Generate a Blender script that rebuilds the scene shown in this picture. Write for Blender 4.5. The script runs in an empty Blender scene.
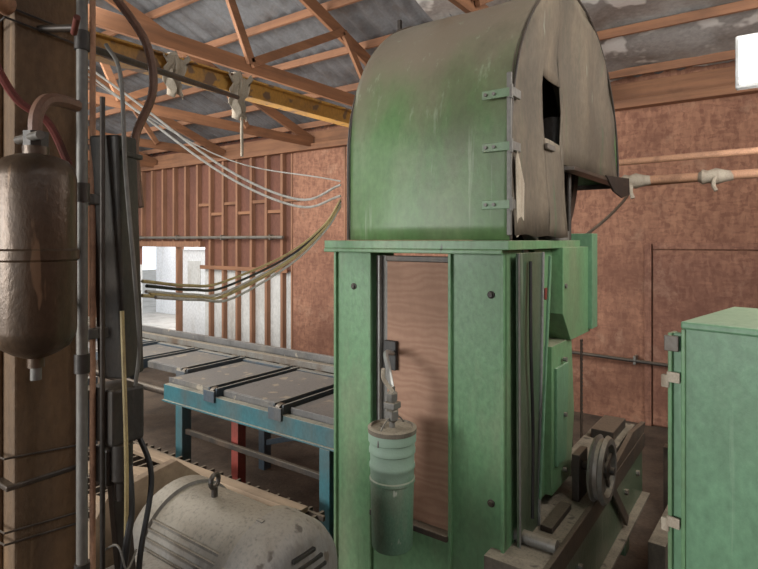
import bpy, bmesh, math, random
from mathutils import Vector, Matrix, noise
random.seed(7)
S=bpy.context.scene
S.view_settings.view_transform='Standard'

# ------------------------------------------------------------ materials
def nt(name):
    m=bpy.data.materials.new(name); m.use_nodes=True
    t=m.node_tree; return m,t,t.nodes,t.links,t.nodes['Principled BSDF']
def mixc(N,L,fac,a,b,mode='MIX'):
    n=N.new('ShaderNodeMix'); n.data_type='RGBA'; n.blend_type=mode
    for s,v in ((n.inputs[0],fac),(n.inputs[6],a),(n.inputs[7],b)):
        if isinstance(v,(int,float)): s.default_value=v
        elif isinstance(v,tuple): s.default_value=(*v[:3],1)
        else: L.new(v,s)
    return n.outputs[2]
def noise_n(N,L,scale,mscale=(1,1,1),detail=6,rough=.6):
    g=N.new('ShaderNodeNewGeometry'); mp=N.new('ShaderNodeMapping'); mp.inputs['Scale'].default_value=mscale
    L.new(g.outputs['Position'],mp.inputs[0])
    n=N.new('ShaderNodeTexNoise'); n.inputs['Scale'].default_value=scale
    n.inputs['Detail'].default_value=detail; n.inputs['Roughness'].default_value=rough
    L.new(mp.outputs[0],n.inputs['Vector']); return n.outputs[0]
def ramp(N,L,src,lo,hi):
    r=N.new('ShaderNodeMapRange'); r.inputs[1].default_value=lo; r.inputs[2].default_value=hi
    L.new(src,r.inputs[0]); r.clamp=True; return r.outputs[0]
def math_n(N,L,op,a,b):
    n=N.new('ShaderNodeMath'); n.operation=op
    for s,v in ((n.inputs[0],a),(n.inputs[1],b)):
        if isinstance(v,(int,float)): s.default_value=v
        else: L.new(v,s)
    return n.outputs[0]
def paint(name,base,dirt,amt=.5,scale=3,rough=.6,metal=0,streak=.3,dust=None,duststr=.8,zr=None,bump=.15,spots=None,drips=None,grime=None):
    m,t,N,L,B=nt(name)
    a=noise_n(N,L,scale,(1,1,streak))
    f=ramp(N,L,a,.62-amt*.35,.80-amt*.2)
    c=mixc(N,L,f,base,dirt)
    b=noise_n(N,L,scale*14,(1,1,.6),4)
    c=mixc(N,L,ramp(N,L,b,.25,.8),mixc(N,L,.35,c,(0,0,0),'MIX'),c)
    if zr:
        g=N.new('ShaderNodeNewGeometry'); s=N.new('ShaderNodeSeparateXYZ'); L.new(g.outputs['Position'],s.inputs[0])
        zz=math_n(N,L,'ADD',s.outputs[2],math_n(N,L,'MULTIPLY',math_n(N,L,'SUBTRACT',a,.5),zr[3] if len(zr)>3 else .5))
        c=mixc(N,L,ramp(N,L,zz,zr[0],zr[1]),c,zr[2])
    if dust:
        g=N.new('ShaderNodeNewGeometry'); s=N.new('ShaderNodeSeparateXYZ'); L.new(g.outputs['Normal'],s.inputs[0])
        u=math_n(N,L,'MULTIPLY',ramp(N,L,s.outputs[2],.35,.95),duststr)
        u=math_n(N,L,'MULTIPLY',u,ramp(N,L,b,.15,.5))
        c=mixc(N,L,u,c,dust)
    if spots:
        d=noise_n(N,L,spots[0],(1,1,spots[1]),3,.5)
        c=mixc(N,L,ramp(N,L,d,spots[2],spots[2]+.04),c,spots[3])
    if drips:
        d=noise_n(N,L,drips[0],(1,1,.045),4,.7)
        c=mixc(N,L,math_n(N,L,'MULTIPLY',ramp(N,L,d,.60,.70),drips[2]),c,drips[1])
    if grime:
        d=noise_n(N,L,1.7,(1,1,.5),9,.75)
        c=mixc(N,L,math_n(N,L,'MULTIPLY',ramp(N,L,d,.5,.66),grime[1]),c,grime[0])
    L.new(c,B.inputs['Base Color']); B.inputs['Roughness'].default_value=rough; B.inputs['Metallic'].default_value=metal
    bp=N.new('ShaderNodeBump'); bp.inputs['Strength'].default_value=bump; bp.inputs['Distance'].default_value=.01
    L.new(b,bp.inputs['Height']); L.new(bp.outputs[0],B.inputs['Normal'])
    return m
def wood(name,a,b,axis=2,scale=8,rough=.8,dark=(.03,.02,.015),squash=.06,dk=.55):
    m,t,N,L,B=nt(name)
    sc=[1,1,1]; sc[axis]=squash
    n1=noise_n(N,L,scale*2.5,tuple(sc),8,.65)
    n2=noise_n(N,L,1.3,(1,1,1),5)
    c=mixc(N,L,ramp(N,L,n1,.3,.7),a,b)
    c=mixc(N,L,math_n(N,L,'MULTIPLY',ramp(N,L,n2,.5,.75),dk),c,dark)
    L.new(c,B.inputs['Base Color']); B.inputs['Roughness'].default_value=rough
    bp=N.new('ShaderNodeBump'); bp.inputs['Strength'].default_value=.3; bp.inputs['Distance'].default_value=.01
    L.new(n1,bp.inputs['Height']); L.new(bp.outputs[0],B.inputs['Normal'])
    return m
def veneer(name,a,b):
    m,t,N,L,B=nt(name); g=N.new('ShaderNodeNewGeometry'); mp=N.new('ShaderNodeMapping'); mp.inputs['Scale'].default_value=(1.2,1.2,3.2)
    L.new(g.outputs['Position'],mp.inputs[0])
    wv=N.new('ShaderNodeTexWave'); wv.wave_type='RINGS'; wv.inputs['Scale'].default_value=3; wv.inputs['Distortion'].default_value=12
    wv.inputs['Detail'].default_value=5; wv.inputs['Detail Scale'].default_value=1.0; L.new(mp.outputs[0],wv.inputs['Vector'])
    c=mixc(N,L,math_n(N,L,'MULTIPLY',wv.outputs['Fac'],.55),a,b)
    n=noise_n(N,L,3,(1,1,.4),8,.7); c=mixc(N,L,math_n(N,L,'MULTIPLY',ramp(N,L,n,.45,.7),.5),c,(.22,.12,.075))
    L.new(c,B.inputs['Base Color']); B.inputs['Roughness'].default_value=.7; return m
def osb(name,a,b,stain,pale):
    m,t,N,L,B=nt(name); g=N.new('ShaderNodeNewGeometry'); outs=[]
    wn=N.new('ShaderNodeTexNoise'); wn.inputs['Scale'].default_value=9; L.new(g.outputs['Position'],wn.inputs['Vector'])
    for rot,sc in (((0,.6,0),(34,34,11)),((0,-.5,0),(11,34,38)),((0,1.2,0),(26,26,12))):
        mp=N.new('ShaderNodeMapping'); mp.inputs['Scale'].default_value=sc; mp.inputs['Rotation'].default_value=rot
        ad=N.new('ShaderNodeVectorMath'); ad.operation='MULTIPLY_ADD'; L.new(wn.outputs['Color'],ad.inputs[0]); ad.inputs[1].default_value=(.05,.05,.05)
        L.new(g.outputs['Position'],ad.inputs[2]); L.new(ad.outputs[0],mp.inputs[0])
        v=N.new('ShaderNodeTexVoronoi'); v.inputs['Scale'].default_value=1; L.new(mp.outputs[0],v.inputs['Vector'])
        s=N.new('ShaderNodeSeparateColor'); L.new(v.outputs['Color'],s.inputs[0]); outs.append(s.outputs[0])
    f=math_n(N,L,'MULTIPLY',math_n(N,L,'ADD',math_n(N,L,'ADD',outs[0],outs[1]),outs[2]),.3333)
    c=mixc(N,L,ramp(N,L,f,.2,.8),a,b)
    n2=noise_n(N,L,.9,(1,1,.7),8,.7)
    c=mixc(N,L,math_n(N,L,'MULTIPLY',ramp(N,L,n2,.46,.62),.65),c,stain)
    n3=noise_n(N,L,2.3,(1,1,1),8,.75)
    c=mixc(N,L,math_n(N,L,'MULTIPLY',ramp(N,L,n3,.56,.68),.5),c,pale)
    L.new(c,B.inputs['Base Color']); B.inputs['Roughness'].default_value=.85
    bp=N.new('ShaderNodeBump'); bp.inputs['Strength'].default_value=.1; L.new(f,bp.inputs['Height']); L.new(bp.outputs[0],B.inputs['Normal'])
    return m
def emis(name,col,st):
    m,t,N,L,B=nt(name); B.inputs['Emission Color'].default_value=(*col,1); B.inputs['Emission Strength'].default_value=st
    B.inputs['Base Color'].default_value=(.9,.9,.9,1); return m

DUST=(.34,.29,.215)
M_hood=paint('hood_green_paint',(.145,.275,.105),(.25,.31,.17),.45,2.2,.42,dust=(.25,.205,.155),duststr=.9,zr=(2.74,3.22,(.235,.20,.145),.9),spots=(7,.1,.73,(.42,.46,.38)),drips=(16,(.38,.46,.32),.5),grime=((.12,.12,.075),.6))
M_end=paint('hood_end_soot',(.14,.115,.085),(.23,.18,.125),.6,3,.75,dust=DUST,spots=(9,.3,.72,(.26,.26,.2)),drips=(14,(.08,.12,.065),.7),grime=((.06,.05,.038),.6))
M_green=paint('green_paint',(.165,.335,.165),(.26,.32,.19),.4,3,.4,dust=DUST,spots=(11,.4,.71,(.07,.09,.06)),drips=(20,(.10,.17,.085),.5),grime=((.12,.17,.095),.6))
M_green2=paint('green_paint_light',(.16,.32,.185),(.13,.24,.14),.4,2.5,.42,dust=(.28,.36,.25),spots=(14,.2,.72,(.06,.07,.05)),drips=(18,(.24,.38,.25),.5),grime=((.11,.20,.115),.45))
M_dgreen=paint('dark_green_oily',(.065,.115,.065),(.15,.16,.11),.5,4,.3,dust=DUST,drips=(12,(.38,.42,.34),.6))
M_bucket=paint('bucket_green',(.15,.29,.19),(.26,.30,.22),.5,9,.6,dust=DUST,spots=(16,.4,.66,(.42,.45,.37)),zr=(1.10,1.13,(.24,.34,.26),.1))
M_steel=paint('dusty_steel',(.21,.20,.18),(.14,.10,.07),.4,5,.5,.25,dust=DUST)
M_bright=paint('worn_bright_steel',(.45,.45,.43),(.25,.22,.18),.4,5,.35,.5)
M_dsteel=paint('dark_oily_steel',(.055,.047,.04),(.12,.085,.06),.5,6,.45,.25,dust=(.18,.145,.105))
M_black_box=paint('enclosure_dirty_grey',(.055,.05,.044),(.13,.11,.085),.5,7,.6,.2,dust=(.2,.17,.13),drips=(20,(.20,.17,.13),.5),grime=((.09,.06,.035),.6))
M_tank=paint('oily_rusty_tank',(.125,.082,.052),(.055,.036,.025),.5,6,.33,.35,streak=.3,dust=(.11,.08,.055),spots=(22,.2,.66,(.22,.14,.085)))
M_bed=paint('sawdust_bed',(.20,.17,.13),(.10,.085,.065),.5,6,.85,dust=(.34,.29,.215),spots=(9,1,.64,(.12,.10,.075)),grime=((.07,.055,.042),.6))
M_plate=paint('deck_plate_grey',(.16,.155,.15),(.10,.095,.09),.5,5,.5,.2,streak=1,dust=(.23,.22,.205),duststr=.75,spots=(8,1,.62,(.36,.31,.24)),grime=((.30,.26,.20),.45))
M_teal=paint('teal_paint',(.04,.15,.175),(.10,.12,.115),.5,4,.5,dust=DUST,grime=((.06,.07,.07),.6))
M_blue=paint('blue_dusty',(.06,.085,.11),(.12,.115,.11),.5,4,.6,dust=(.26,.24,.2))
M_red=paint('red_paint',(.30,.05,.035),(.14,.06,.04),.4,4)
M_yellow=paint('yellow_beam_paint',(.62,.33,.07),(.32,.17,.085),.4,4,.6,streak=1,dust=DUST,spots=(6,1,.58,(.2,.12,.07)))
M_motor=paint('motor_grey',(.205,.19,.165),(.12,.10,.075),.4,6,.55,.05,dust=(.40,.35,.27),duststr=.9,grime=((.17,.13,.09),.6))
M_mend=paint('motor_end_grey',(.27,.265,.25),(.15,.12,.09),.45,6,.55,dust=(.42,.37,.30),spots=(12,1,.62,(.12,.10,.08)),grime=((.16,.13,.10),.5))
M_black=paint('black_rubber',(.02,.02,.02),(.06,.05,.04),.4,8,.5)
M_ply=veneer('plywood_panel',(.40,.235,.155),(.28,.145,.095))
M_post=paint('grimy_post',(.30,.175,.08),(.14,.085,.045),.6,4,.7,streak=.12,bump=.6,spots=(5,.2,.62,(.08,.055,.035)),drips=(18,(.40,.26,.14),.5),grime=((.08,.052,.03),.6))
M_truss=wood('truss_wood_y',(.33,.155,.075),(.19,.088,.045),1,7,dk=.5)
M_purl=wood('purlin_wood_x',(.32,.155,.08),(.185,.088,.05),0,7,dk=.5)
M_stud=wood('stud_wood_z',(.35,.18,.105),(.21,.105,.06),2,7,dk=.4)
M_plank=wood('plank_wood',(.36,.26,.17),(.22,.155,.10),0,7)
M_osb=osb('osb_board',(.37,.185,.115),(.21,.095,.06),(.145,.062,.04),(.45,.28,.19))
M_osb2=osb('osb_board_door',(.34,.17,.11),(.19,.085,.055),(.14,.058,.04),(.41,.25,.175))
M_wallback=paint('wall_backing_red',(.21,.09,.06),(.13,.06,.045),.5,2,.9)
M_pale=paint('pale_siding',(.66,.66,.64),(.40,.35,.30),.35,2,.8)
M_white=paint('white_door_paint',(.85,.87,.89),(.7,.7,.68),.3,2,.6)
M_roof=paint('galvanised_roof',(.24,.25,.265),(.13,.13,.135),.5,2,.5,.15,streak=1,grime=((.12,.085,.06),.5))
M_foil=paint('foil_insulation',(.42,.42,.41),(.22,.20,.18),.5,1.6,.35,.3,streak=1,bump=.6,spots=(2.2,1,.55,(.62,.62,.60)))
M_floor=paint('sawdust_floor',(.14,.10,.07),(.055,.04,.03),.5,2.5,.95,streak=1,bump=.6)
M_grate=paint('grating_steel',(.12,.09,.07),(.06,.05,.04),.4,6,.7,.2,dust=(.20,.155,.105))
M_rope=paint('pale_rope',(.62,.60,.55),(.4,.36,.3),.4,20,.9)
M_yhose=paint('yellow_hose',(.60,.47,.22),(.35,.27,.14),.4,20,.6)
M_brown=paint('brown_hose',(.26,.14,.09),(.14,.08,.05),.4,15,.5)
M_rhose=paint('red_hose',(.22,.05,.04),(.10,.04,.03),.4,15,.5)
M_opipe=paint('rusty_orange_pipe',(.60,.33,.20),(.36,.19,.12),.4,8,.7,streak=1)
M_rag=paint('dirty_rag',(.55,.48,.38),(.34,.27,.2),.5,12,.95)
M_tube=emis('lamp_tube',(1,.98,.93),9)
M_lens=emis('lamp_reflector',(1,.98,.93),1.6)
M_ground=paint('outside_gravel',(.35,.33,.30),(.22,.2,.18),.5,2,.95)

# ------------------------------------------------------------ builders
def grp(name,loc=(0,0,0)):
    e=bpy.data.objects.new(name,None); e.location=loc; e.empty_display_size=.1
    S.collection.objects.link(e); return e
def mk(name,verts,faces,mat,par=None,smooth=False,bevel=0,solid=0):
    me=bpy.data.meshes.new(name); me.from_pydata([tuple(v) for v in verts],[],faces); me.update()
    bm=bmesh.new(); bm.from_mesh(me); bmesh.ops.recalc_face_normals(bm,faces=bm.faces); bm.to_mesh(me); bm.free()
    o=bpy.data.objects.new(name,me); S.collection.objects.link(o)
    me.materials.append(mat)
    if smooth:
        for p in me.polygons: p.use_smooth=True
        me.set_sharp_from_angle(angle=math.radians(40))
    if solid:
        k=o.modifiers.new('s','SOLIDIFY'); k.thickness=solid; k.offset=0
    if bevel:
        k=o.modifiers.new('b','BEVEL'); k.width=bevel; k.segments=2; k.limit_method='ANGLE'
    if par:
        o.parent=par; o.matrix_parent_inverse=Matrix.Translation(par.location).inverted()
    return o
BF=[(0,1,3,2),(4,6,7,5),(0,4,5,1),(2,3,7,6),(0,2,6,4),(1,5,7,3)]
def box(name,lo,hi,mat,par=None,bevel=.004,yaw=0,piv=None,rot=None):
    vs=[Vector((x,y,z)) for x in (lo[0],hi[0]) for y in (lo[1],hi[1]) for z in (lo[2],hi[2])]
    c=Vector(piv) if piv else sum(vs,Vector())/8
    R=Matrix.Rotation(yaw,3,'Z')
    if rot: R=R@rot
    vs=[c+R@(v-c) for v in vs]
    return mk(name,vs,BF,mat,par,bevel=bevel)
def frame(d):
    d=d.normalized(); up=Vector((0,0,1)) if abs(d.z)<.95 else Vector((0,1,0))
    s=d.cross(up).normalized(); return d,s,s.cross(d).normalized()
def beam(name,p1,p2,w,h,mat,par=None,bevel=.004):
    p1=Vector(p1);p2=Vector(p2); d,s,u=frame(p2-p1)
    vs=[p+s*a*w/2+u*b*h/2 for p in (p1,p2) for a in (-1,1) for b in (-1,1)]
    return mk(name,vs,BF,mat,par,bevel=bevel)
def lathe(name,p1,axis,prof,mat,par=None,seg=32,smooth=True):
    p1=Vector(p1); d,s,u=frame(Vector(axis)); vs=[];fs=[]
    for t,r in prof:
        for i in range(seg):
            a=2*math.pi*i/seg; vs.append(p1+d*t+(s*math.cos(a)+u*math.sin(a))*max(r,.0004))
    for j in range(len(prof)-1):
        for i in range(seg):
            k=(i+1)%seg; fs.append((j*seg+i,j*seg+k,(j+1)*seg+k,(j+1)*seg+i))
    fs.append(tuple(range(seg))); fs.append(tuple(range((len(prof)-1)*seg,len(prof)*seg)))
    return mk(name,vs,fs,mat,par,smooth=smooth)
def cyl(name,p1,p2,r,mat,par=None,seg=16):
    p1=Vector(p1);p2=Vector(p2);l=(p2-p1).length
    return lathe(name,p1,p2-p1,[(0,r),(l,r)],mat,par,seg)
def catmull(P,n=8):
    P=[Vector(p) for p in P]
    if len(P)<3: return P
    Q=[2*P[0]-P[1]]+P+[2*P[-1]-P[-2]]; out=[]
    for i in range(1,len(Q)-2):
        a,b,c,d=Q[i-1:i+3]
        for k in range(n):
            t=k/n
            out.append(.5*((2*b)+(c-a)*t+(2*a-5*b+4*c-d)*t*t+(3*b-a-3*c+d)*t**3))
    out.append(P[-1]); return out
def tube(name,P,r,mat,par=None,seg=8,n=8):
    C=catmull(P,n); vs=[];fs=[]; s=None
    for i,p in enumerate(C):
        d=(C[min(i+1,len(C)-1)]-C[max(i-1,0)]).normalized()
        if s is None: _,s,_=frame(d)
        s=(s-d*s.dot(d)).normalized(); u=s.cross(d)
        for k in range(seg):
            a=2*math.pi*k/seg; vs.append(p+(s*math.cos(a)+u*math.sin(a))*r)
    for j in range(len(C)-1):
        for i in range(seg):
            k=(i+1)%seg; fs.append((j*seg+i,j*seg+k,(j+1)*seg+k,(j+1)*seg+i))
    fs.append(tuple(range(seg))); fs.append(tuple(range((len(C)-1)*seg,len(C)*seg)))
    return mk(name,vs,fs,mat,par,smooth=True)
def ring(name,c,axis,R,r,mat,par=None,n=28,a0=0,a1=2*math.pi):
    d,s,u=frame(Vector(axis)); c=Vector(c)
    return tube(name,[c+(s*math.cos(a0+(a1-a0)*i/n)+u*math.sin(a0+(a1-a0)*i/n))*R for i in range(n+1)],r,mat,par,n=1)
def prism(name,poly,axis,a,b,mat,par=None,bevel=.003):
    def P(q,t):
        v=list(q); v.insert(axis,t); return v
    n=len(poly); vs=[P(q,a) for q in poly]+[P(q,b) for q in poly]
    fs=[tuple(range(n)),tuple(range(n,2*n))]+[(i,(i+1)%n,n+(i+1)%n,n+i) for i in range(n)]
    return mk(name,vs,fs,mat,par,bevel=bevel)

# ------------------------------------------------------------ room shell
YW=7.2; XL=-16; XR=4.0; EAVE=3.9; SL=.335; YB=-7.2
box('floor',(XL,YB,-.12),(XR,YW,0),M_floor,bevel=0)
box('ground_outside',(-40,-40,-.4),(20,30,-.14),M_ground,bevel=0)
w=grp('wall_far',(-5,YW,0))
DX0,DX1,DZ=-12.2,-9.75,2.05
box('backing_a',(XL,YW,1.62),(DX0,YW+.05,EAVE+.3),M_wallback,w,0)
box('backing_b',(DX1,YW,1.62),(-7.2,YW+.05,EAVE+.3),M_wallback,w,0)
box('backing_c',(DX0,YW,DZ),(DX1,YW+.05,EAVE+.3),M_wallback,w,0)
box('backing_low_a',(XL,YW,0),(DX0,YW+.05,1.62),M_pale,w,0)
box('backing_low_b',(DX1,YW,0),(-7.2,YW+.05,1.62),M_pale,w,0)
box('sheathing_right',(-7.2,YW-.012,0),(XR,YW+.05,EAVE+.3),M_osb,w,0)
x=-15.8; i=0
while x<-7.2:
    z0=DZ+.1 if DX0-.02<x<DX1 else .02
    box(f'stud_{i}',(x,YW-.10,z0),(x+.06,YW,EAVE-.02),M_stud,w,.003)
    x+=.42; i+=1
box('sill_plate',(DX1,YW-.1,0),(-7.2,YW,.05),M_purl,w)
box('girt_mid',(DX1,YW-.13,1.60),(-7.2,YW-.1,1.68),M_purl,w)
for k in range(14):
    xx=-15.74+.42*k+(0 if k<7 else 2.94)
    box(f'block_{k}',(xx,YW-.08,2.7+.2*(k%2)),(xx+.36,YW-.01,2.76+.2*(k%2)),M_purl,w)
box('top_plate',(XL,YW-.16,EAVE-.12),(XR,YW-.012,EAVE-.02),M_purl,w)
box('eave_block',(XL,YW-.06,EAVE-.02),(XR,YW-.012,EAVE+.2),M_purl,w)
for k,xx in enumerate((-7.2,-5.95)):
    box(f'seam_{k}',(xx,YW-.03,0),(xx+.04,YW-.012,EAVE-.12),M_stud,w)
box('door_head',(DX0,YW-.12,DZ),(DX1,YW,DZ+.12),M_stud,w)
v=grp('vestibule',(-11,8.9,0))
box('vestibule_back',(-15.4,9.6,0),(-8.6,9.65,2.8),M_white,v,0)
box('vestibule_floor',(-15.4,7.26,-.1),(-8.6,9.6,-.01),M_ground,v,0)
d1=grp('door_1',(-10.1,YW,0))
box('leaf',(-10.65,YW+.08,.02),(-9.78,YW+.12,2.0),M_white,d1)
cyl('knob',(-10.55,YW+.02,1.0),(-10.55,YW+.08,1.0),.03,M_steel,d1)
box('pane_frame',(-10.45,YW+.065,1.15),(-10.0,YW+.08,1.75),M_pale,d1)
box('jamb',(-10.72,YW-.05,0),(-10.66,YW+.12,2.05),M_stud,d1)
d2=grp('door_2',(-.4,YW,0))
box('leaf',(-1.2,YW-.045,.02),(.35,YW-.014,2.08),M_osb2,d2)
box('frame_left',(-1.29,YW-.06,0),(-1.215,YW-.014,2.15),M_osb2,d2)
box('frame_head',(-1.2,YW-.06,2.095),(.42,YW-.014,2.17),M_osb2,d2)
box('frame_right',(.365,YW-.06,0),(.44,YW-.014,2.08),M_osb2,d2)
box('wall_left',(XL-.1,YB,0),(XL,YW,EAVE+.2),M_wallback,bevel=0)
box('wall_right',(XR,YB,0),(XR+.1,YW,EAVE+.2),M_osb,bevel=0)
def roofz(y): return EAVE+.12+SL*(YW-abs(y))
vs=[];fs=[];n=int((XR-XL)/.23*6)
for i in range(n+1):
    x=XL+(XR-XL)*i/n; h=.026*math.cos(2*math.pi*i/6)
    for y in (YB-.3,0,YW+.3): vs.append((x,y,roofz(y)+.16+h))
for i in range(n):
    for j in range(2): fs.append((i*3+j,(i+1)*3+j,(i+1)*3+j+1,i*3+j+1))
mk('ceiling',vs,fs,M_roof,smooth=True)
k=0
pg=grp('roof_purlins',(-6,0,5))
y=6.95
while y>.2:
    for s in (1,-1):
        box(f'purlin_{k}',(XL,s*y-.022,roofz(y)+.02),(XR,s*y+.022,roofz(y)+.115),M_purl,pg); k+=1
    y-=.72
for tx in (-13.8,-11.4,-9,-6.6,-4.2,-1.8,.8,3.2):
    t=grp('roof_truss',(tx,0,EAVE))
    for s in (1,-1):
        beam('top_chord',(tx,s*7.1,EAVE+.03),(tx,0,roofz(0)-.06),.045,.15,M_truss,t)
        for a,b in ((1.6,0.05),(1.6,2.9),(3.6,2.9),(3.6,5.0),(5.6,5.0)):
            beam('web',(tx+.05,s*a,EAVE+.02),(tx+.05,s*b,roofz(b)-.1),.04,.09,M_truss,t)
    box('bottom_chord',(tx-.022,-7.1,EAVE-.07),(tx+.022,7.1,EAVE+.07),M_truss,t)
    box('king_post',(tx-.02,-.05,EAVE+.07),(tx+.02,.05,roofz(0)-.1),M_stud,t)
fg=grp('ceiling_insulation',(0,5,4.5))
nx=80; ny=60; vs=[];fs=[]
for i in range(nx+1):
    for j in range(ny+1):
        x=-3.2+6.8*i/nx; y=1.0+6.1*j/ny
        sag=.05*abs(math.sin(math.pi*(y-.47)/.72))+.07*noise.noise(Vector((x*2.2,y*2.2,0)))+.03*noise.noise(Vector((x*6,y*6,3)))
        vs.append((x,y,roofz(y)+.118-sag*.7))
for i in range(nx):
    for j in range(ny): fs.append((i*(ny+1)+j,(i+1)*(ny+1)+j,(i+1)*(ny+1)+j+1,i*(ny+1)+j+1))
mk('blanket',vs,fs,M_foil,fg,smooth=True)

wp=grp('wall_conduit',(-9,7.0,2.2))
cyl('pipe',(-12.6,7.03,2.25),(-7.25,7.03,2.25),.03,M_steel,wp)
for xx in (-12,-10.5,-9,-7.6): box('clamp',(xx,7.0,2.2),(xx+.03,7.1,2.3),M_steel,wp)
rp=grp('air_pipes',(-.5,5,2.8))
cyl('upper_pipe',(-3.5,5,2.83),(XR,5,2.92),.027,M_opipe,rp)
cyl('lower_pipe',(-1.2,5.05,2.70),(XR,5.05,2.72),.036,M_opipe,rp)
cyl('third_pipe',(-1.15,5.10,2.66),(XR,5.10,2.84),.014,M_opipe,rp)
for xx in (-1.55,.25):
    box('hanger',(xx,5.03,2.69),(xx+.015,5.045,roofz(5)+.02),M_dsteel,rp)
for xx in (-1.1,-.52,.22):
    lathe('rag_wrap',(xx,5.05,2.70),(1,0,0),[(0,.036),(.03,.06),(.07,.05),(.12,.066),(.18,.048),(.24,.036)],M_rag,rp,12)
tube('hanging_rag_a',[(-1.0,5.03,2.69),(-1.01,5.0,2.62),(-.99,4.99,2.55)],.018,M_rag,rp)
tube('hanging_rag_b',[(-.40,5.0,2.69),(-.41,4.98,2.63),(-.39,4.97,2.58)],.016,M_rag,rp)
fp=grp('wall_pipe_low',(-1.5,7.1,.7))
cyl('pipe',(-3.2,7.08,.80),(-.3,7.08,.74),.022,M_dsteel,fp)
for xx in (-2.6,-1.4,-.5): box('clip',(xx,7.06,.72),(xx+.03,7.19,.82),M_steel,fp)

# ------------------------------------------------------------ band resaw
X0,X1=-1.90,-.97; Y0,Y1=2.33,4.36; ZB=2.2; ZS=2.64; ZT=3.63
sw=grp('band_resaw',(-1.45,3.0,0))
yc=(Y0+Y1)/2; ry=(Y1-Y0)/2; rz=ZT-ZS
prof=[(Y0,ZB+(ZS-ZB)*i/6) for i in range(6)]
prof+=[(yc-ry*math.cos(math.pi*i/40),ZS+rz*math.sin(math.pi*i/40)) for i in range(41)]
prof+=[(Y1,2.60)]
nx=30; vs=[];fs=[]
for i in range(nx+1):
    for (y,z) in prof:
        x=X0+(X1-X0)*i/nx
        w_=.022*noise.noise(Vector((x*2.5,y*1.5,z*1.5)))
        ny_=(y-yc)/ry; vs.append((x,y+w_*ny_,z+w_*max(0,(z-ZS)/rz)))
m_=len(prof)
for i in range(nx):
    for j in range(m_-1): fs.append((i*m_+j,(i+1)*m_+j,(i+1)*m_+j+1,i*m_+j+1))
mk('hood_sheet',vs,fs,M_hood,sw,smooth=True,solid=.008)
tube('hood_edge',[(X1+.004,y,z) for y,z in prof],.007,M_dsteel,sw,n=1)
tube('hood_edge_far',[(X0,y,z) for y,z in prof],.008,M_dsteel,sw,n=1)
def top(y):
    t=max(-1,min(1,(y-yc)/ry)); return ZS+rz*math.sqrt(max(0,1-t*t))
def endpanel(name,X,openings,bottom,mat,yend,warp):
    """continuous sheet: vertices shared between strips so there are no steps"""
    ys=[Y0+.002+(yend-Y0-.004)*i/60 for i in range(61)]+[o for op in openings for o in op[:2]]+[3.07,3.072]
    ys=sorted(set(round(q,4) for q in ys if q<=yend)); vs=[];fs=[]
    def q(y,z):
        vs.append((X+warp*noise.noise(Vector((y*3,z*3,1)))+warp*1.6*max(0,2.7-z)*(1 if y<3.08 else 0),y,z)); return len(vs)-1
    for a,b in zip(ys,ys[1:]):
        spans=[(bottom(a),bottom(b),None)]
        for o in openings:
            if o[0]-1e-6<=a and b<=o[1]+1e-6: spans=[(bottom(a),bottom(b),o[2]),(o[3],o[3],None)]
        for lo,lo2,hi in spans:
            n=8; ta=hi if hi else top(a); tb=hi if hi else top(b)
            for k in range(n):
                f0,f1=k/n,(k+1)/n
                fs.append((q(a,lo+(ta-lo)*f0),q(b,lo2+(tb-lo2)*f0),q(b,lo2+(tb-lo2)*f1),q(a,lo+(ta-lo)*f1)))
    o=mk(name,vs,fs,mat,sw)
    bm=bmesh.new(); bm.from_mesh(o.data); bmesh.ops.remove_doubles(bm,verts=bm.verts,dist=.0005); bmesh.ops.recalc_face_normals(bm,faces=bm.faces)
    bm.to_mesh(o.data); bm.free()
    s=o.modifiers.new('s','SOLIDIFY'); s.thickness=.006; s.offset=0
    for p in o.data.polygons: p.use_smooth=True
    return o
endpanel('hood_end_panel',X1-.004,[(2.76,3.04,2.72,3.04)],lambda y: (2.225-.02*(y-2.33)+.004*math.sin(y*21)) if y<3.0705 else 2.62,M_end,Y1,.035)
endpanel('hood_rear_panel',X0+.006,[],lambda y: 2.2 if y<3.07 else 2.62,M_dgreen,Y1,.005)
box('panel_edge_strip',(X1-.012,Y0-.012,2.22),(X1+.010,Y0+.006,2.95),M_steel,sw)
prism('bent_flap',[(2.34,2.56),(2.36,2.60),(2.44,2.46),(2.43,2.24),(2.35,2.21)],0,X1+.02,X1+.026,M_rag,sw)
for z in (2.86,2.62,2.36):
    box('hinge_leaf',(X1-.13,Y0-.014,z-.02),(X1+.01,Y0-.004,z+.02),M_green,sw,.002)
    box('hinge_leaf_b',(X1+.006,Y0-.01,z-.02),(X1+.02,Y0+.08,z+.02),M_steel,sw,.002)
    cyl('hinge_pin',(X1+.012,Y0-.014,z-.03),(X1+.012,Y0-.014,z+.03),.009,M_steel,sw,10)
    for xx in (-.11,-.07): cyl('hinge_bolt',(X1+xx,Y0-.024,z),(X1+xx,Y0-.012,z),.008,M_steel,sw,8)
box('opening_clip',(X1+.01,2.74,2.66),(X1+.03,2.86,2.69),M_steel,sw)
box('rear_rim_side',(X0,Y1-.02,2.585),(X1+.03,Y1+.025,2.62),M_dsteel,sw)
prism('rear_rim_tray',[(X1-.02,3.09),(X1+.05,3.12),(X1+.07,Y1),(X1-.02,Y1+.02)],2,2.59,2.612,M_dsteel,sw)
prism('rubber_flap',[(3.75,2.62),(Y1+.06,2.66),(Y1+.08,2.54),(4.2,2.50),(3.95,2.53)],0,X1+.055,X1+.068,M_black,sw)
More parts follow.
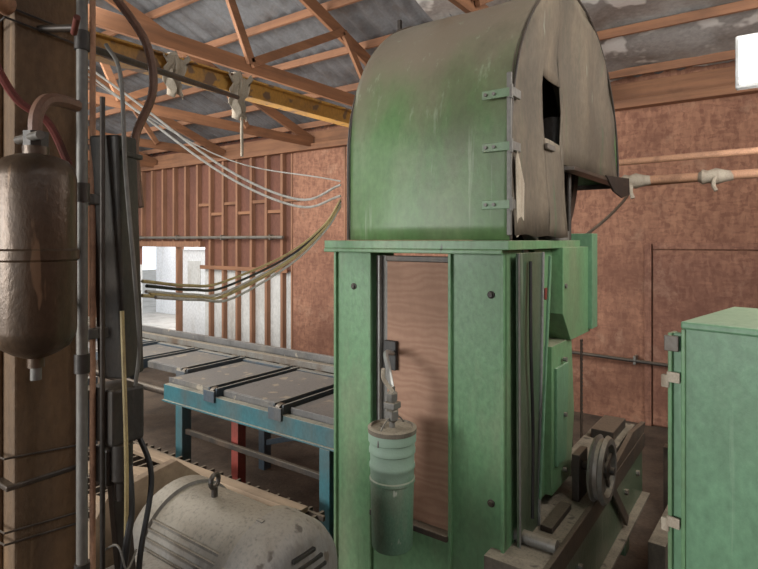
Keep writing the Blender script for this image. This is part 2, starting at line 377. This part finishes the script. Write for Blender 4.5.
for zc,nm in ((2.80,'upper_wheel'),(.62,'lower_wheel')):
    R2=.70 if zc>1 else .58
    lathe(nm,(-1.38,yc,zc),(1,0,0),[(0,R2-.1),(0,R2),(.22,R2),(.22,R2-.08),(.13,R2-.1),(.13,.14),(.26,.14),(.26,.0)],M_dsteel,sw,48)
box('blade',(-1.30,2.63,.62),(-1.14,2.636,2.8),M_steel,sw,0)
tv=[];tf=[]; n=26
for i in range(n):
    z=1.05+i*.022
    b=len(tv); tv+=[(-.93,3.27,z),(-.93,3.27,z+.022),(-.93,3.30,z),(-.93,3.32,z+.006),(-.93,3.30,z+.022)]
    tf+=[(b,b+2,b+3,b+4,b+1)]
mk('blade_teeth',tv,tf,M_dsteel,sw,solid=.004)
box('top_plate',(-2.03,2.28,2.155),(-.955,3.35,2.198),M_green,sw)
box('top_plate_lip',(-2.03,2.275,2.135),(-.985,2.30,2.155),M_green,sw)
def channel(nm,xa,xb,mat):
    box(nm+'_web',(xa,Y0,0),(xb,Y0+.014,2.155),mat,sw,.003)
    box(nm+'_flange_a',(xa,Y0-.018,0),(xa+.016,Y0+.2,2.155),mat,sw,.003)
    box(nm+'_flange_b',(xb-.016,Y0-.018,0),(xb,Y0+.2,2.155),mat,sw,.003)
channel('column_left',-1.99,-1.735,M_green)
channel('column_right',-1.275,-.992,M_green)
box('steel_strip',(-1.733,Y0+.03,.0),(-1.655,Y0+.045,2.12),M_steel,sw)
box('strip_edge',(-1.70,Y0+.0,.8),(-1.69,Y0+.03,2.12),M_bright,sw)
box('plywood_panel',(-1.655,Y0+.02,.79),(-1.275,Y0+.035,2.12),M_ply,sw)
box('panel_head_strip',(-1.655,Y0+.005,2.09),(-1.275,Y0+.02,2.12),M_dsteel,sw)
box('cross_beam',(-1.735,Y0+.0,.35),(-1.275,Y0+.2,.785),M_green,sw)
box('cross_beam_lip',(-1.735,Y0-.03,.76),(-1.275,Y0+.05,.79),M_dsteel,sw)
for xx,zs in ((-1.86,(1.95,)),(-1.06,(1.95,1.0))):
    for z in zs:
        lathe('column_boss',(xx,Y0+.002,z),(0,-1,0),[(0,.018),(.006,.018),(.008,.012),(.016,.010)],M_dsteel,sw,16)
box('handle_plate',(-1.66,Y0-.005,1.53),(-1.585,Y0+.02,1.68),M_black,sw)
box('side_web',(-1.0,Y0+.2,.3),(-.985,2.60,2.155),M_dgreen,sw)
prism('swing_guard',[(2.38,2.14),(2.70,2.14),(2.66,.78),(2.40,.72)],0,-.965,-.955,M_dgreen,sw)
beam('guard_edge_a',(-.95,2.385,2.14),(-.95,2.40,.72),.010,.010,M_steel,sw)
beam('guard_edge_b',(-.95,2.70,2.14),(-.95,2.64,.8),.014,.014,M_bright,sw)
beam('guard_tie_rod',(-.935,2.76,2.12),(-.93,2.60,.95),.014,.014,M_green2,sw)
tube('guard_hose',[(-.94,2.50,2.10),(-.93,2.48,1.7),(-.935,2.52,1.3),(-.93,2.50,.9)],.008,M_black,sw)
prism('inner_guard',[(2.72,2.15),(3.0,2.15),(2.92,1.6),(2.90,.85),(2.70,.85)],0,-1.03,-1.0,M_green,sw)
box('rear_column',(-1.5,2.95,0),(-1.08,3.12,2.155),M_green,sw)
prism('guide_arm_box',[(2.98,2.16),(3.56,2.16),(3.56,1.70),(3.50,1.64),(3.12,1.64),(2.98,1.80)],0,-1.28,-.94,M_green,sw)
prism('guide_arm_rib',[(3.46,2.24),(3.58,2.24),(3.58,1.66),(3.46,1.66)],0,-1.30,-.915,M_green2,sw)
prism('lower_guard',[(2.86,1.64),(3.20,1.64),(3.25,1.2),(3.18,.86),(2.86,.86)],0,-1.2,-.96,M_green,sw)
prism('lower_guard_cap',[(2.90,1.52),(3.10,1.52),(3.06,1.0),(2.90,1.0)],0,-.96,-.945,M_green2,sw)
for z in (1.95,1.55,1.25,.95): cyl('guard_bolt',(-.95,3.02,z),(-.93,3.02,z),.013,M_steel,sw,8)
cyl('strain_post',(-1.05,3.16,2.15),(-1.05,3.16,2.9),.055,M_steel,sw)
lathe('strain_collar',(-1.05,3.16,2.2),(0,0,1),[(0,.055),(0,.085),(.05,.085),(.05,.055)],M_steel,sw,20)
cyl('strain_rod',(-1.0,3.28,2.2),(-1.0,3.28,2.62),.014,M_dsteel,sw)
box('red_tag',(-.95,2.71,1.90),(-.94,2.76,1.96),M_red,sw)
tube('saw_air_line',[(-1.0,3.5,2.2),(-.95,4.0,2.36),(-.95,4.6,2.55),(-1.05,4.94,2.64)],.010,M_dsteel,sw)
# feed bed with pulley
bd=grp('feed_bed',(-.9,3.4,.5))
prism('bed_table',[(2.25,.80),(4.3,.80),(4.3,.72),(2.25,.72)],0,-1.06,-.80,M_bed,bd)
box('bed_lip',(-.80,2.2,.72),(-.775,4.3,.825),M_dsteel,bd)
box('bed_side_beam',(-.84,2.2,.40),(-.79,4.3,.72),M_dgreen,bd)
box('bed_side_flange',(-.80,2.2,.38),(-.74,4.3,.40),M_bed,bd)
prism('bed_end_plate',[(3.35,.84),(4.25,.84),(4.3,.90),(3.9,.94),(3.4,.88)],0,-.80,-.77,M_dsteel,bd)
box('bed_block',(-1.05,3.3,.80),(-.82,4.2,.90),M_bed,bd)
box('bed_block_b',(-1.0,3.75,.90),(-.86,4.1,.96),M_dsteel,bd)
box('bed_ledger',(-.93,2.6,.80),(-.87,2.9,.83),M_dsteel,bd)
cyl('bed_roller',(-1.05,2.45,.83),(-.80,2.45,.83),.03,M_steel,bd)
for k,yy in enumerate((2.35,2.75,3.75,4.1)): cyl(f'bed_bolt_{k}',(-.79,yy,.6),(-.77,yy,.6),.02,M_steel,bd,8)
beam('bed_brace',(-.77,3.3,.80),(-.77,3.7,.44),.02,.06,M_dsteel,bd)
for yy in (2.5,4.1): box('bed_leg',(-1.0,yy,0),(-.86,yy+.12,.72),M_dgreen,bd)
R=.165; c=Vector((-.80,3.08,.975))
lathe('pulley_rim',c,(1,0,0),[(0,R-.035),(0,R),(.015,R+.012),(.025,R-.008),(.045,R-.008),(.055,R+.012),(.075,R),(.075,R-.03),(.045,R-.035),(.045,0)],M_steel,bd,40)
lathe('pulley_hub',c+Vector((-.1,0,0)),(1,0,0),[(0,.02),(.08,.03),(.10,.05),(.17,.045),(.18,.02),(.20,.02)],M_dsteel,bd,20)
for k in range(5):
    a=k*2*math.pi/5+.3; e=c+Vector((.05,math.cos(a)*(R-.02),math.sin(a)*(R-.02)))
    beam('pulley_spoke',c+Vector((.05,0,0)),e,.02,.03,M_dsteel,bd)
box('pulley_bracket',(-.90,3.0,.80),(-.86,3.16,1.05),M_dsteel,bd)

# hanging bucket
bk=grp('hanging_bucket',(-1.45,2.1,.8))
bc=(-1.45,2.10,.785)
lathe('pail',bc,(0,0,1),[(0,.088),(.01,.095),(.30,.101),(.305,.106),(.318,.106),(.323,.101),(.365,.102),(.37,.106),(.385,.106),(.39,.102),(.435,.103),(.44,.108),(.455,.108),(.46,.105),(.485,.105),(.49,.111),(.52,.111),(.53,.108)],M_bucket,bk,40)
lathe('lid',(bc[0],bc[1],bc[2]+.53),(0,0,1),[(0,.113),(.02,.114),(.026,.10),(.018,.095),(.018,0)],M_bed,bk,40)
ring('bail',(-1.45,2.10,1.27),(1,0,0),.112,.004,M_steel,bk,20,0,math.pi)
cyl('valve_stem',(-1.45,2.10,1.30),(-1.45,2.10,1.52),.014,M_steel,bk)
lathe('valve_body',(-1.45,2.10,1.36),(0,0,1),[(0,.02),(.01,.032),(.05,.032),(.06,.02),(.09,.02),(.10,.027),(.13,.027),(.14,.015)],M_steel,bk,6)
tube('hook_handle',[(-1.60,2.32,1.62),(-1.57,2.22,1.64),(-1.50,2.14,1.59),(-1.45,2.10,1.50)],.013,M_bright,bk)
tube('lever',[(-1.44,2.09,1.50),(-1.47,2.06,1.56),(-1.465,2.05,1.61)],.009,M_rag,bk)
box('clevis',(-1.48,2.07,1.42),(-1.42,2.13,1.45),M_steel,bk)

# ------------------------------------------------------------ cabinet at right
cb=grp('control_cabinet',(-.29,2.38,0)); cy=math.radians(-11); P=(-.296,2.381,0)
ZC=1.89
box('body',(-.296,2.381,0.0),(.42,3.05,ZC-.012),M_green2,cb,.008,cy,P)
box('lid',(-.302,2.372,ZC-.03),(.43,3.06,ZC),M_green2,cb,.008,cy,P)
box('door_flange',(-.345,2.40,.05),(-.296,2.43,ZC-.05),M_green2,cb,.004,cy,P)
box('door_return',(-.352,2.385,.05),(-.336,2.45,ZC-.05),M_green,cb,.004,cy,P)
for z in (1.80,.78):
    box('hinge',(-.362,2.375,z-.03),(-.31,2.387,z+.03),M_steel,cb,.003,cy,P)
for z in (1.66,1.1):
    box('latch',(-.375,2.378,z-.035),(-.345,2.40,z+.015),M_rag,cb,.005,cy,P)
    box('latch_tongue',(-.352,2.372,z-.01),(-.305,2.385,z+.03),M_rag,cb,.003,cy,P)
box('corner_bead',(-.300,2.374,.02),(-.285,2.386,ZC-.03),M_green,cb,.003,cy,P)
box('base_rail',(-.30,2.37,0),(.42,2.39,.10),M_dsteel,cb,.004,cy,P)

for k,(a,b,w_,h_) in enumerate([((-.60,3.7,.25),(-.55,5.15,.25),.10,.2),((-.70,4.9,.60),(1.5,4.9,.60),.2,.08)]):
    g=grp('sill_timber',a); beam('timber',a,b,w_,h_,M_bed,g)
    for e in (a,b): box('block',(e[0]-.04,e[1]-.05,0),(e[0]+.04,e[1]+.05,max(.02,e[2]-h_/2)),M_dsteel,g)
ch=grp('chip_conveyor',(-.5,5.5,.3))
box('trough',(-.75,5.3,.35),(.8,5.8,.42),M_dsteel,ch); box('side_a',(-.75,5.3,.42),(.8,5.33,.72),M_bed,ch); box('side_b',(-.75,5.77,.42),(.8,5.8,.85),M_dsteel,ch)
for xx in (-.6,.6): box('leg',(xx,5.4,0),(xx+.08,5.7,.35),M_dsteel,ch)

# ------------------------------------------------------------ electric motor on stand
mo=grp('electric_motor',(-1.6,1.28,0))
mx0,my,mz,r=-1.96,1.29,1.045,.218
lathe('body',(mx0,my,mz),(1,0,0),[(0,.08),(0,.17),(.02,r-.02),(.05,r),(.12,r),(.125,r-.012),(.50,r-.012),(.505,r),(.52,r),(.53,r+.012),(.56,r+.012)],M_motor,mo,48)
for k in range(44):
    a=2*math.pi*k/44
    if math.sin(a)>.72: continue
    p=Vector((mx0+.12,my+math.cos(a)*(r-.010),mz+math.sin(a)*(r-.010)))
    beam('fin',p,p+Vector((.385,0,0)),.006,.010,M_motor,mo,0)
lathe('fan_cover',(mx0+.56,my,mz),(1,0,0),[(0,r+.012),(.09,r+.008),(.13,r-.01),(.155,r-.05),(.165,r-.10),(.167,.03)],M_mend,mo,48)
for k in range(9):
    zz=-.14+.035*k; hw=math.sqrt(max(0,.155**2-zz*zz))*.75
    if hw>.03: box('vent_slot',(mx0+.712+.0,my-hw,mz+zz-.006),(mx0+.731,my+hw,mz+zz+.006),M_black,mo,.002)
for k in range(8):
    a=k*math.pi/4+.2; q_=Vector((mx0+.555,my+math.cos(a)*(r+.004),mz+math.sin(a)*(r+.004)))
    cyl('cover_bolt',q_,q_+Vector((.03,0,0)),.011,M_steel,mo,8)
cyl('eyebolt_stem',(mx0+.27,my,mz+r-.02),(mx0+.27,my,mz+r+.025),.012,M_dsteel,mo)
ring('eyebolt_ring',(mx0+.27,my,mz+r+.045),(1,.3,0),.024,.009,M_dsteel,mo,16)
cyl('shaft',(mx0-.12,my,mz),(mx0+.02,my,mz),.025,M_steel,mo)
box('terminal_box',(mx0+.15,my-r-.09,mz-.10),(mx0+.38,my-r+.02,mz+.06),M_mend,mo,.01)
box('foot_a',(mx0+.06,my-.20,mz-r-.04),(mx0+.14,my+.20,mz-r+.05),M_motor,mo)
box('foot_b',(mx0+.40,my-.20,mz-r-.04),(mx0+.48,my+.20,mz-r+.05),M_motor,mo)
box('stand_top',(mx0-.04,my-.26,mz-r-.08),(mx0+.66,my+.26,mz-r-.04),M_dsteel,mo)
for a in (0,.56):
    for b in (-.24,.18): box('stand_leg',(mx0+a,my+b,0),(mx0+a+.06,my+b+.06,mz-r-.08),M_dsteel,mo)
bg=grp('belt_guard',(-2.15,1.3,0))
prism('guard_plate',[(1.05,.6),(1.52,.6),(1.56,1.12),(1.42,1.24),(1.12,1.20),(1.05,1.1)],0,-2.16,-2.12,M_plank,bg)
box('guard_post',(-2.16,1.2,0),(-2.12,1.3,.6),M_dsteel,bg)

# ------------------------------------------------------------ post cluster at left
po=grp('timber_post',(-1.7,.69,0))
box('post',(-1.77,.60,0),(-1.61,.76,EAVE-.07),M_post,po,.006)
box('post_flitch',(-1.755,.585,0),(-1.68,.60,EAVE-.1),M_post,po,.004)
box('strap_a',(-1.775,.58,1.55),(-1.605,.766,1.565),M_dsteel,po)
for z in (1.4,1.43,1.62,2.75,2.78): 
    tube('wire_wrap',[(-1.78,.575,z),(-1.60,.575,z+.02),(-1.60,.77,z),(-1.78,.77,z-.01),(-1.78,.575,z)],.003,M_dsteel,po,n=1)
tk=grp('air_filter_tank',(-1.42,.575,2.1))
lathe('vessel',(-1.42,.575,1.93),(0,0,1),[(-.03,.010),(-.03,.018),(-.008,.018),(-.005,.028),(.005,.05),(.02,.072),(.045,.084),(.06,.086),(.22,.086),(.225,.091),(.245,.091),(.25,.086),(.415,.086),(.44,.081),(.458,.068),(.468,.045),(.47,.028),(.49,.028)],M_tank,tk,40)
cyl('drain_cock',(-1.42,.575,1.87),(-1.42,.575,1.91),.012,M_steel,tk)
box('bracket',(-1.61,.60,2.16),(-1.47,.63,2.19),M_dsteel,tk); box('bracket_low',(-1.61,.60,2.02),(-1.47,.63,2.05),M_dsteel,tk)
tube('outlet_elbow',[(-1.42,.575,2.41),(-1.42,.575,2.49),(-1.43,.60,2.535),(-1.46,.65,2.55),(-1.485,.70,2.55)],.016,M_brown,tk)
cyl('tee',(-1.48,.56,2.44),(-1.36,.56,2.44),.010,M_steel,tk)
lathe('union',(-1.42,.575,2.42),(0,0,1),[(0,.02),(0,.028),(.035,.028),(.035,.02)],M_dsteel,tk,8)
tube('red_hose',[(-1.47,.42,2.85),(-1.50,.50,2.66),(-1.52,.57,2.55),(-1.51,.64,2.5),(-1.53,.70,2.40)],.010,M_rhose,tk)
vp=grp('vertical_air_pipe',(-1.486,.713,0))
cyl('pipe',(-1.486,.713,0),(-1.486,.713,EAVE),.014,M_steel,vp)
cyl('pipe_b',(-1.53,.79,0),(-1.53,.79,2.6),.007,M_dsteel,vp)
cyl('pipe_c',(-1.585,.79,0),(-1.585,.79,3.3),.008,M_opipe,vp)
for z in (1.3,1.85,2.3,2.7): lathe('coupling',(-1.486,.713,z),(0,0,1),[(0,.014),(0,.019),(.05,.019),(.05,.014)],M_dsteel,vp,12)
cyl('branch',(-1.486,.713,2.76),(-1.62,.66,2.77),.010,M_dsteel,vp)
cyl('valve_handle',(-1.46,.68,2.73),(-1.40,.66,2.75),.008,M_red,vp)
oh=grp('overhead_pipe',(-1.9,.6,2.9))
cyl('pipe_main',(-1.35,.2,2.84),(-1.60,.58,2.80),.026,M_opipe,oh)
cyl('pipe_low',(-1.62,.77,2.76),(-2.3,1.9,2.95),.012,M_dsteel,oh)
bx=grp('wireway_box',(-1.574,.85,2.2))
R_=Matrix.Rotation(math.radians(3),3,'X')
box('enclosure',(-1.615,.81,1.80),(-1.525,.90,2.50),M_black_box,bx,.006,math.radians(25),None,R_)
box('cover_lip',(-1.62,.805,2.44),(-1.52,.905,2.455),M_black_box,bx,.003,math.radians(25))
box('mount_arm',(-1.64,.765,2.3),(-1.56,.84,2.33),M_steel,bx); box('mount_arm_low',(-1.64,.765,1.92),(-1.56,.84,1.95),M_steel,bx)
box('valve_block',(-1.62,.80,1.62),(-1.50,.90,1.78),M_black_box,bx,.01)
box('valve_block_b',(-1.60,.80,1.50),(-1.53,.87,1.61),M_dsteel,bx,.01)
lathe('solenoid',(-1.52,.84,1.62),(0,0,-1),[(0,.03),(.10,.03),(.11,.02),(.16,.018)],M_dsteel,bx,16)
beam('strut',(-1.58,.85,1.62),(-1.60,.90,1.15),.035,.05,M_dsteel,bx)
box('lower_post',(-1.66,.86,0),(-1.59,.94,1.2),M_dsteel,bx)
tube('brown_hose',[(-1.72,.80,3.1),(-1.64,.90,2.93),(-1.58,.955,2.80),(-1.575,.97,2.66),(-1.61,.935,2.525),(-1.60,.93,2.42),(-1.58,.93,2.30)],.013,M_brown,bx)
tube('grey_cable',[(-1.53,.80,2.75),(-1.49,.82,2.66),(-1.50,.84,2.4),(-1.47,.85,2.1),(-1.48,.87,1.9),(-1.5,.87,1.78)],.006,M_steel,bx)
tube('black_hose_a',[(-1.53,.86,1.64),(-1.47,.84,1.45),(-1.46,.82,1.35),(-1.5,.83,1.2),(-1.56,.86,.9)],.010,M_black,bx)
tube('black_hose_b',[(-1.55,.90,1.64),(-1.50,.92,1.5),(-1.46,.86,1.3),(-1.53,.9,1.1),(-1.56,.93,.8)],.008,M_black,bx)
tube('yellow_cord',[(-1.50,.83,2.0),(-1.46,.82,1.6),(-1.48,.83,1.3),(-1.50,.84,1.0)],.006,M_yhose,bx)
tube('wire_a',[(-1.58,.81,1.3),(-1.47,.80,1.36),(-1.44,.81,1.30),(-1.46,.85,1.33)],.003,M_steel,bx)

cg=grp('cable_bundle',(-1.8,1.6,2.1))
for k in range(6):
    o=Vector((random.uniform(-.03,.03),random.uniform(-.03,.03),-.010*k+random.uniform(-.012,.012)))
    mat=[M_yhose,M_black,M_rope,M_yhose,M_rope,M_yhose][k]
    tube(f'cable_{k}',[Vector((-1.57,.96,2.07))+o,Vector((-1.68,1.2,2.035))+o,Vector((-1.86,1.5,2.02))+o*1.3,Vector((-1.95,1.95,2.13))+o*.8,Vector((-1.945,2.2,2.28))+o*.4,(-1.93,2.30,2.42-.008*k)],.0055,mat,cg)
for k,(z0,ze) in enumerate(((3.25,2.50),(3.18,2.44))):
    tube(f'rope_{k}',[(-3.42,1.5,3.34-.03*k),(-3.1,1.75,3.05-.05*k),(-2.6,2.05,2.62-.04*k),(-2.2,2.25,2.43-.04*k),(-1.93,2.30,ze)],.007,M_rope,cg)
tube('guy_wire',[(-3.42,1.3,3.34),(-2.9,2.2,2.75),(-1.93,2.30,2.52)],.004,M_rope,cg)

yb=grp('crane_beam',(-3.5,3,3.4))
box('web',(-3.51,-1,3.36),(-3.49,7.0,3.49),M_yellow,yb,.003)
box('flange_top',(-3.56,-1,3.485),(-3.44,7.0,3.50),M_yellow,yb,.003)
box('flange_bottom',(-3.56,-1,3.35),(-3.44,7.0,3.365),M_yellow,yb,.003)
for yy in (-.8,5.2): box('hanger',(-3.52,yy,3.5),(-3.48,yy+.04,roofz(yy)+.02),M_dsteel,yb,.003)
def rag(y,zt,zb,w,cord=None):
    g=grp('hanging_rag',(-3.43,y,zb)); vs=[];fs=[];n=10
    for i in range(n+1):
        z=zt+(zb-zt)*i/n; ww=w*(1-.5*i/n)*(1+.2*math.sin(i*2.1))
        for j in range(7):
            t=j/6-.5; vs.append((-3.425+.03*math.cos(j*2.2+i*.3)*(.3+i/n),y+ww*t+.02*math.sin(i*.8),z-.03*math.sin(j*1.7)))
    for i in range(n):
        for j in range(6): fs.append((i*7+j,i*7+j+1,(i+1)*7+j+1,(i+1)*7+j))
    mk('cloth',vs,fs,M_rag,g,smooth=True,solid=.006)
    ring('tie',(-3.50,y,3.43),(0,1,0),.095,.008,M_rag,g)
    if cord: tube('cord',[(-3.42,y+.02,3.2),(-3.41,y+.01,3.05),(-3.43,y+.03,2.92),(-3.42,y+.02,2.86)],.012,M_rag,g)
rag(2.28,3.50,3.22,.20); rag(2.85,3.50,3.16,.22,True)

# ------------------------------------------------------------ transfer deck
dk=grp('transfer_deck',(-4,3.2,0))
Z=1.0
box('front_channel',(-4.25,2.72,Z-.17),(-2.08,2.78,Z-.03),M_teal,dk)
box('front_channel_lip',(-4.25,2.70,Z-.17),(-2.08,2.72,Z-.155),M_teal,dk)
box('back_channel',(-6.6,3.62,Z-.15),(-2.08,3.68,Z+.02),M_blue,dk)
box('back_rail',(-6.6,3.70,Z+.02),(-2.08,3.76,Z+.08),M_steel,dk)
box('back_fence',(-6.6,3.82,Z+.05),(-2.2,3.86,Z+.13),M_plate,dk)
for xx in (-6.4,-4.4,-2.5): box('fence_bracket',(xx,3.68,Z-.05),(xx+.05,3.86,Z+.03),M_dsteel,dk)
x=-6.5
k=0
while x<-2.2:
    y0=2.80 if x>-4.4 else 3.05
    dz=random.uniform(-.008,.008)
    box(f'plate_{k}',(x,y0,Z-.02+dz),(x+.60,3.60,Z+.010+dz),M_plate,dk,.004)
    box(f'plate_lip_{k}',(x,y0-.012,Z-.05),(x+.60,y0,Z+.012),M_plate,dk,.003)
    box(f'chain_channel_{k}',(x+.61,y0-.06,Z-.06),(x+.63,3.66,Z+.035),M_blue,dk)
    box(f'chain_channel_b_{k}',(x+.70,y0-.06,Z-.06),(x+.72,3.66,Z+.035),M_blue,dk)
    box(f'chain_{k}',(x+.65,y0-.03,Z-.05),(x+.68,3.64,Z+.0),M_dsteel,dk)
    box(f'bracket_{k}',(x+.60,y0-.10,Z-.07),(x+.73,y0-.08,Z+.02),M_blue,dk)
    cyl(f'sprocket_{k}',(x+.645,y0-.03,Z-.02),(x+.685,y0-.03,Z-.02),.055,M_dsteel,dk)
    x+=.74; k+=1
for xx in (-4.05,-2.45):
    box('leg',(xx,2.70,0),(xx+.09,2.79,Z-.17),M_teal,dk); box('leg_foot',(xx-.04,2.66,0),(xx+.13,2.83,.02),M_teal,dk)
for xx in (-6.4,-4.05,-2.45): box('leg_back',(xx,3.6,0),(xx+.08,3.69,Z-.15),M_blue,dk)
box('leg_red',(-3.44,2.78,0),(-3.36,2.86,Z-.10),M_red,dk)
box('tie_low',(-4.05,2.73,.60),(-2.4,2.76,.64),M_dsteel,dk)
beam('brace_back',(-4.0,3.64,.25),(-2.5,3.64,.75),.03,.05,M_blue,dk)
cyl('drive_shaft',(-6.2,2.9,.82),(-2.1,2.9,.82),.03,M_dsteel,dk)
st=grp('side_table',(-5.5,1.7,0))
box('top',(-6.6,1.3,.84),(-4.75,2.5,.92),M_dsteel,st)
for xx in (-6.2,-5.6,-5.0): box('rail',(xx,1.3,.92),(xx+.08,2.5,.98),M_blue,st)
for xx in (-6.5,-4.9):
    for yy in (1.4,2.35): box('leg',(xx,yy,0),(xx+.08,yy+.1,.84),M_blue,st)
oc=grp('outfeed_conveyor',(-6,5,0))
box('frame_a',(-12,4.6,.52),(-3.0,4.66,.68),M_blue,oc); box('frame_b',(-12,5.4,.52),(-3.0,5.46,.68),M_steel,oc)
x=-11.9
while x<-3.1: cyl('roller',(x,4.66,.62),(x,5.4,.62),.05,M_steel,oc,12); x+=.3
for xx in (-11.5,-9,-6.5,-4): 
    box('leg',(xx,4.6,0),(xx+.08,4.66,.52),M_dsteel,oc); box('leg_b',(xx,5.4,0),(xx+.08,5.46,.52),M_dsteel,oc)
for n_,(xx,yy) in enumerate(((-8.6,6.3),(-13.5,6.0))):
    g=grp('lumber_stack',(xx,yy,0))
    for a in range(3):
        for b in range(3): box(f'board_{a}_{b}',(xx-.9+random.uniform(-.1,.1),yy-.35+.24*b,.02+.09*a),(xx+1.1+random.uniform(-.1,.1),yy-.13+.24*b,.09+.09*a),M_plank,g)

gw=grp('grating_walkway',(-3.5,2,0))
x=-4.65
while x<-2.3: box('bar',(x,1.0,.44),(x+.02,2.62,.48),M_grate,gw,0); x+=.10
for yy in (1.0,1.25,1.5,1.75,2.0,2.25,2.55): box('cross_bar',(-4.65,yy,.455),(-2.28,yy+.02,.485),M_grate,gw,0)
for xx in (-4.6,-2.36): 
    for yy in (1.0,2.5): box('support',(xx,yy,0),(xx+.06,yy+.06,.44),M_dsteel,gw)
def plank(a,b,w_=.14,h_=.035,mat=None):
    g=grp('loose_plank',a); beam('board',a,b,w_,h_,mat or M_plank,g)
plank((-4.3,2.45,.503),(-2.4,2.50,.503),.09); plank((-3.6,2.15,.503),(-2.32,2.30,.503),.10); plank((-3.9,1.70,.503),(-3.0,2.0,.503),.09)
plank((-3.0,1.45,.503),(-2.45,1.85,.503),.16,.035,M_bed); plank((-4.5,1.9,.503),(-3.7,2.25,.503),.12)

sl=grp('shop_light',(.3,3.7,3.2))
box('housing',(-.20,3.72,3.06),(1.1,3.78,3.36),M_white,sl,.01)
box('diffuser',(-.18,3.70,3.08),(1.08,3.72,3.34),M_lens,sl,0)
for z in (3.14,3.28): cyl('tube',(-.17,3.68,z),(1.07,3.68,z),.018,M_tube,sl)
for xx in (.1,.9): cyl('chain',(xx,3.75,3.36),(xx,3.75,roofz(3.75)+.06),.005,M_steel,sl,6)

# ------------------------------------------------------------ lights
wd=bpy.data.worlds.new('w'); S.world=wd; wd.use_nodes=True
wd.node_tree.nodes['Background'].inputs[0].default_value=(.88,.94,1,1); wd.node_tree.nodes['Background'].inputs[1].default_value=1.5
def area(name,loc,tgt,sx,sy,e,col=(1,1,1)):
    l=bpy.data.lights.new(name,'AREA'); l.shape='RECTANGLE'; l.size=sx; l.size_y=sy; l.energy=e; l.color=col
    o=bpy.data.objects.new(name,l); S.collection.objects.link(o); o.location=loc
    o.rotation_euler=(Vector(tgt)-Vector(loc)).to_track_quat('-Z','Y').to_euler(); return o
area('fill_front',(-5,-6.8,2.6),(-3,3,1.9),5,3.0,700,(1,.985,.95))  # added fill lamp behind the camera, no door is modelled
area('fill_left',(-6,1.8,3.8),(-6,5,1),4,2,240,(1,.97,.92))  # added overhead fill for the deck side, the roof has no skylight
area('fill_far_left',(-10.5,3.5,3.8),(-10.5,6.5,1),3,2,140,(1,.97,.92))  # added fill to lift the far-left wall, no opening above it
area('fill_right',(1.5,2.5,3.8),(-.3,6.5,1.9),2.4,1.6,125,(1,.96,.9))  # added fill for the right wall, placed under a closed roof
area('doorway_daylight',(-12,8.3,3.2),(-11.5,9.6,1.0),4,.8,300)
area('roof_bounce',(-5,3.4,2.3),(-5.5,4.4,6),4,2,60,(1,.95,.88))  # added uplight standing in for light bounced onto the roof
area('roof_bounce_right',(.8,4.4,2.9),(.2,5.6,6),2,1,40,(1,.97,.94))  # added uplight for the right-hand roof, no fixture there

cam=bpy.data.cameras.new('camera'); co=bpy.data.objects.new('camera',cam); S.collection.objects.link(co)
co.location=(0,0,2.2); co.rotation_euler=(math.radians(90),0,math.radians(36))
cam.sensor_width=36; cam.lens=26.12; cam.shift_y=-.0587; cam.clip_start=.05; cam.clip_end=200
S.camera=co
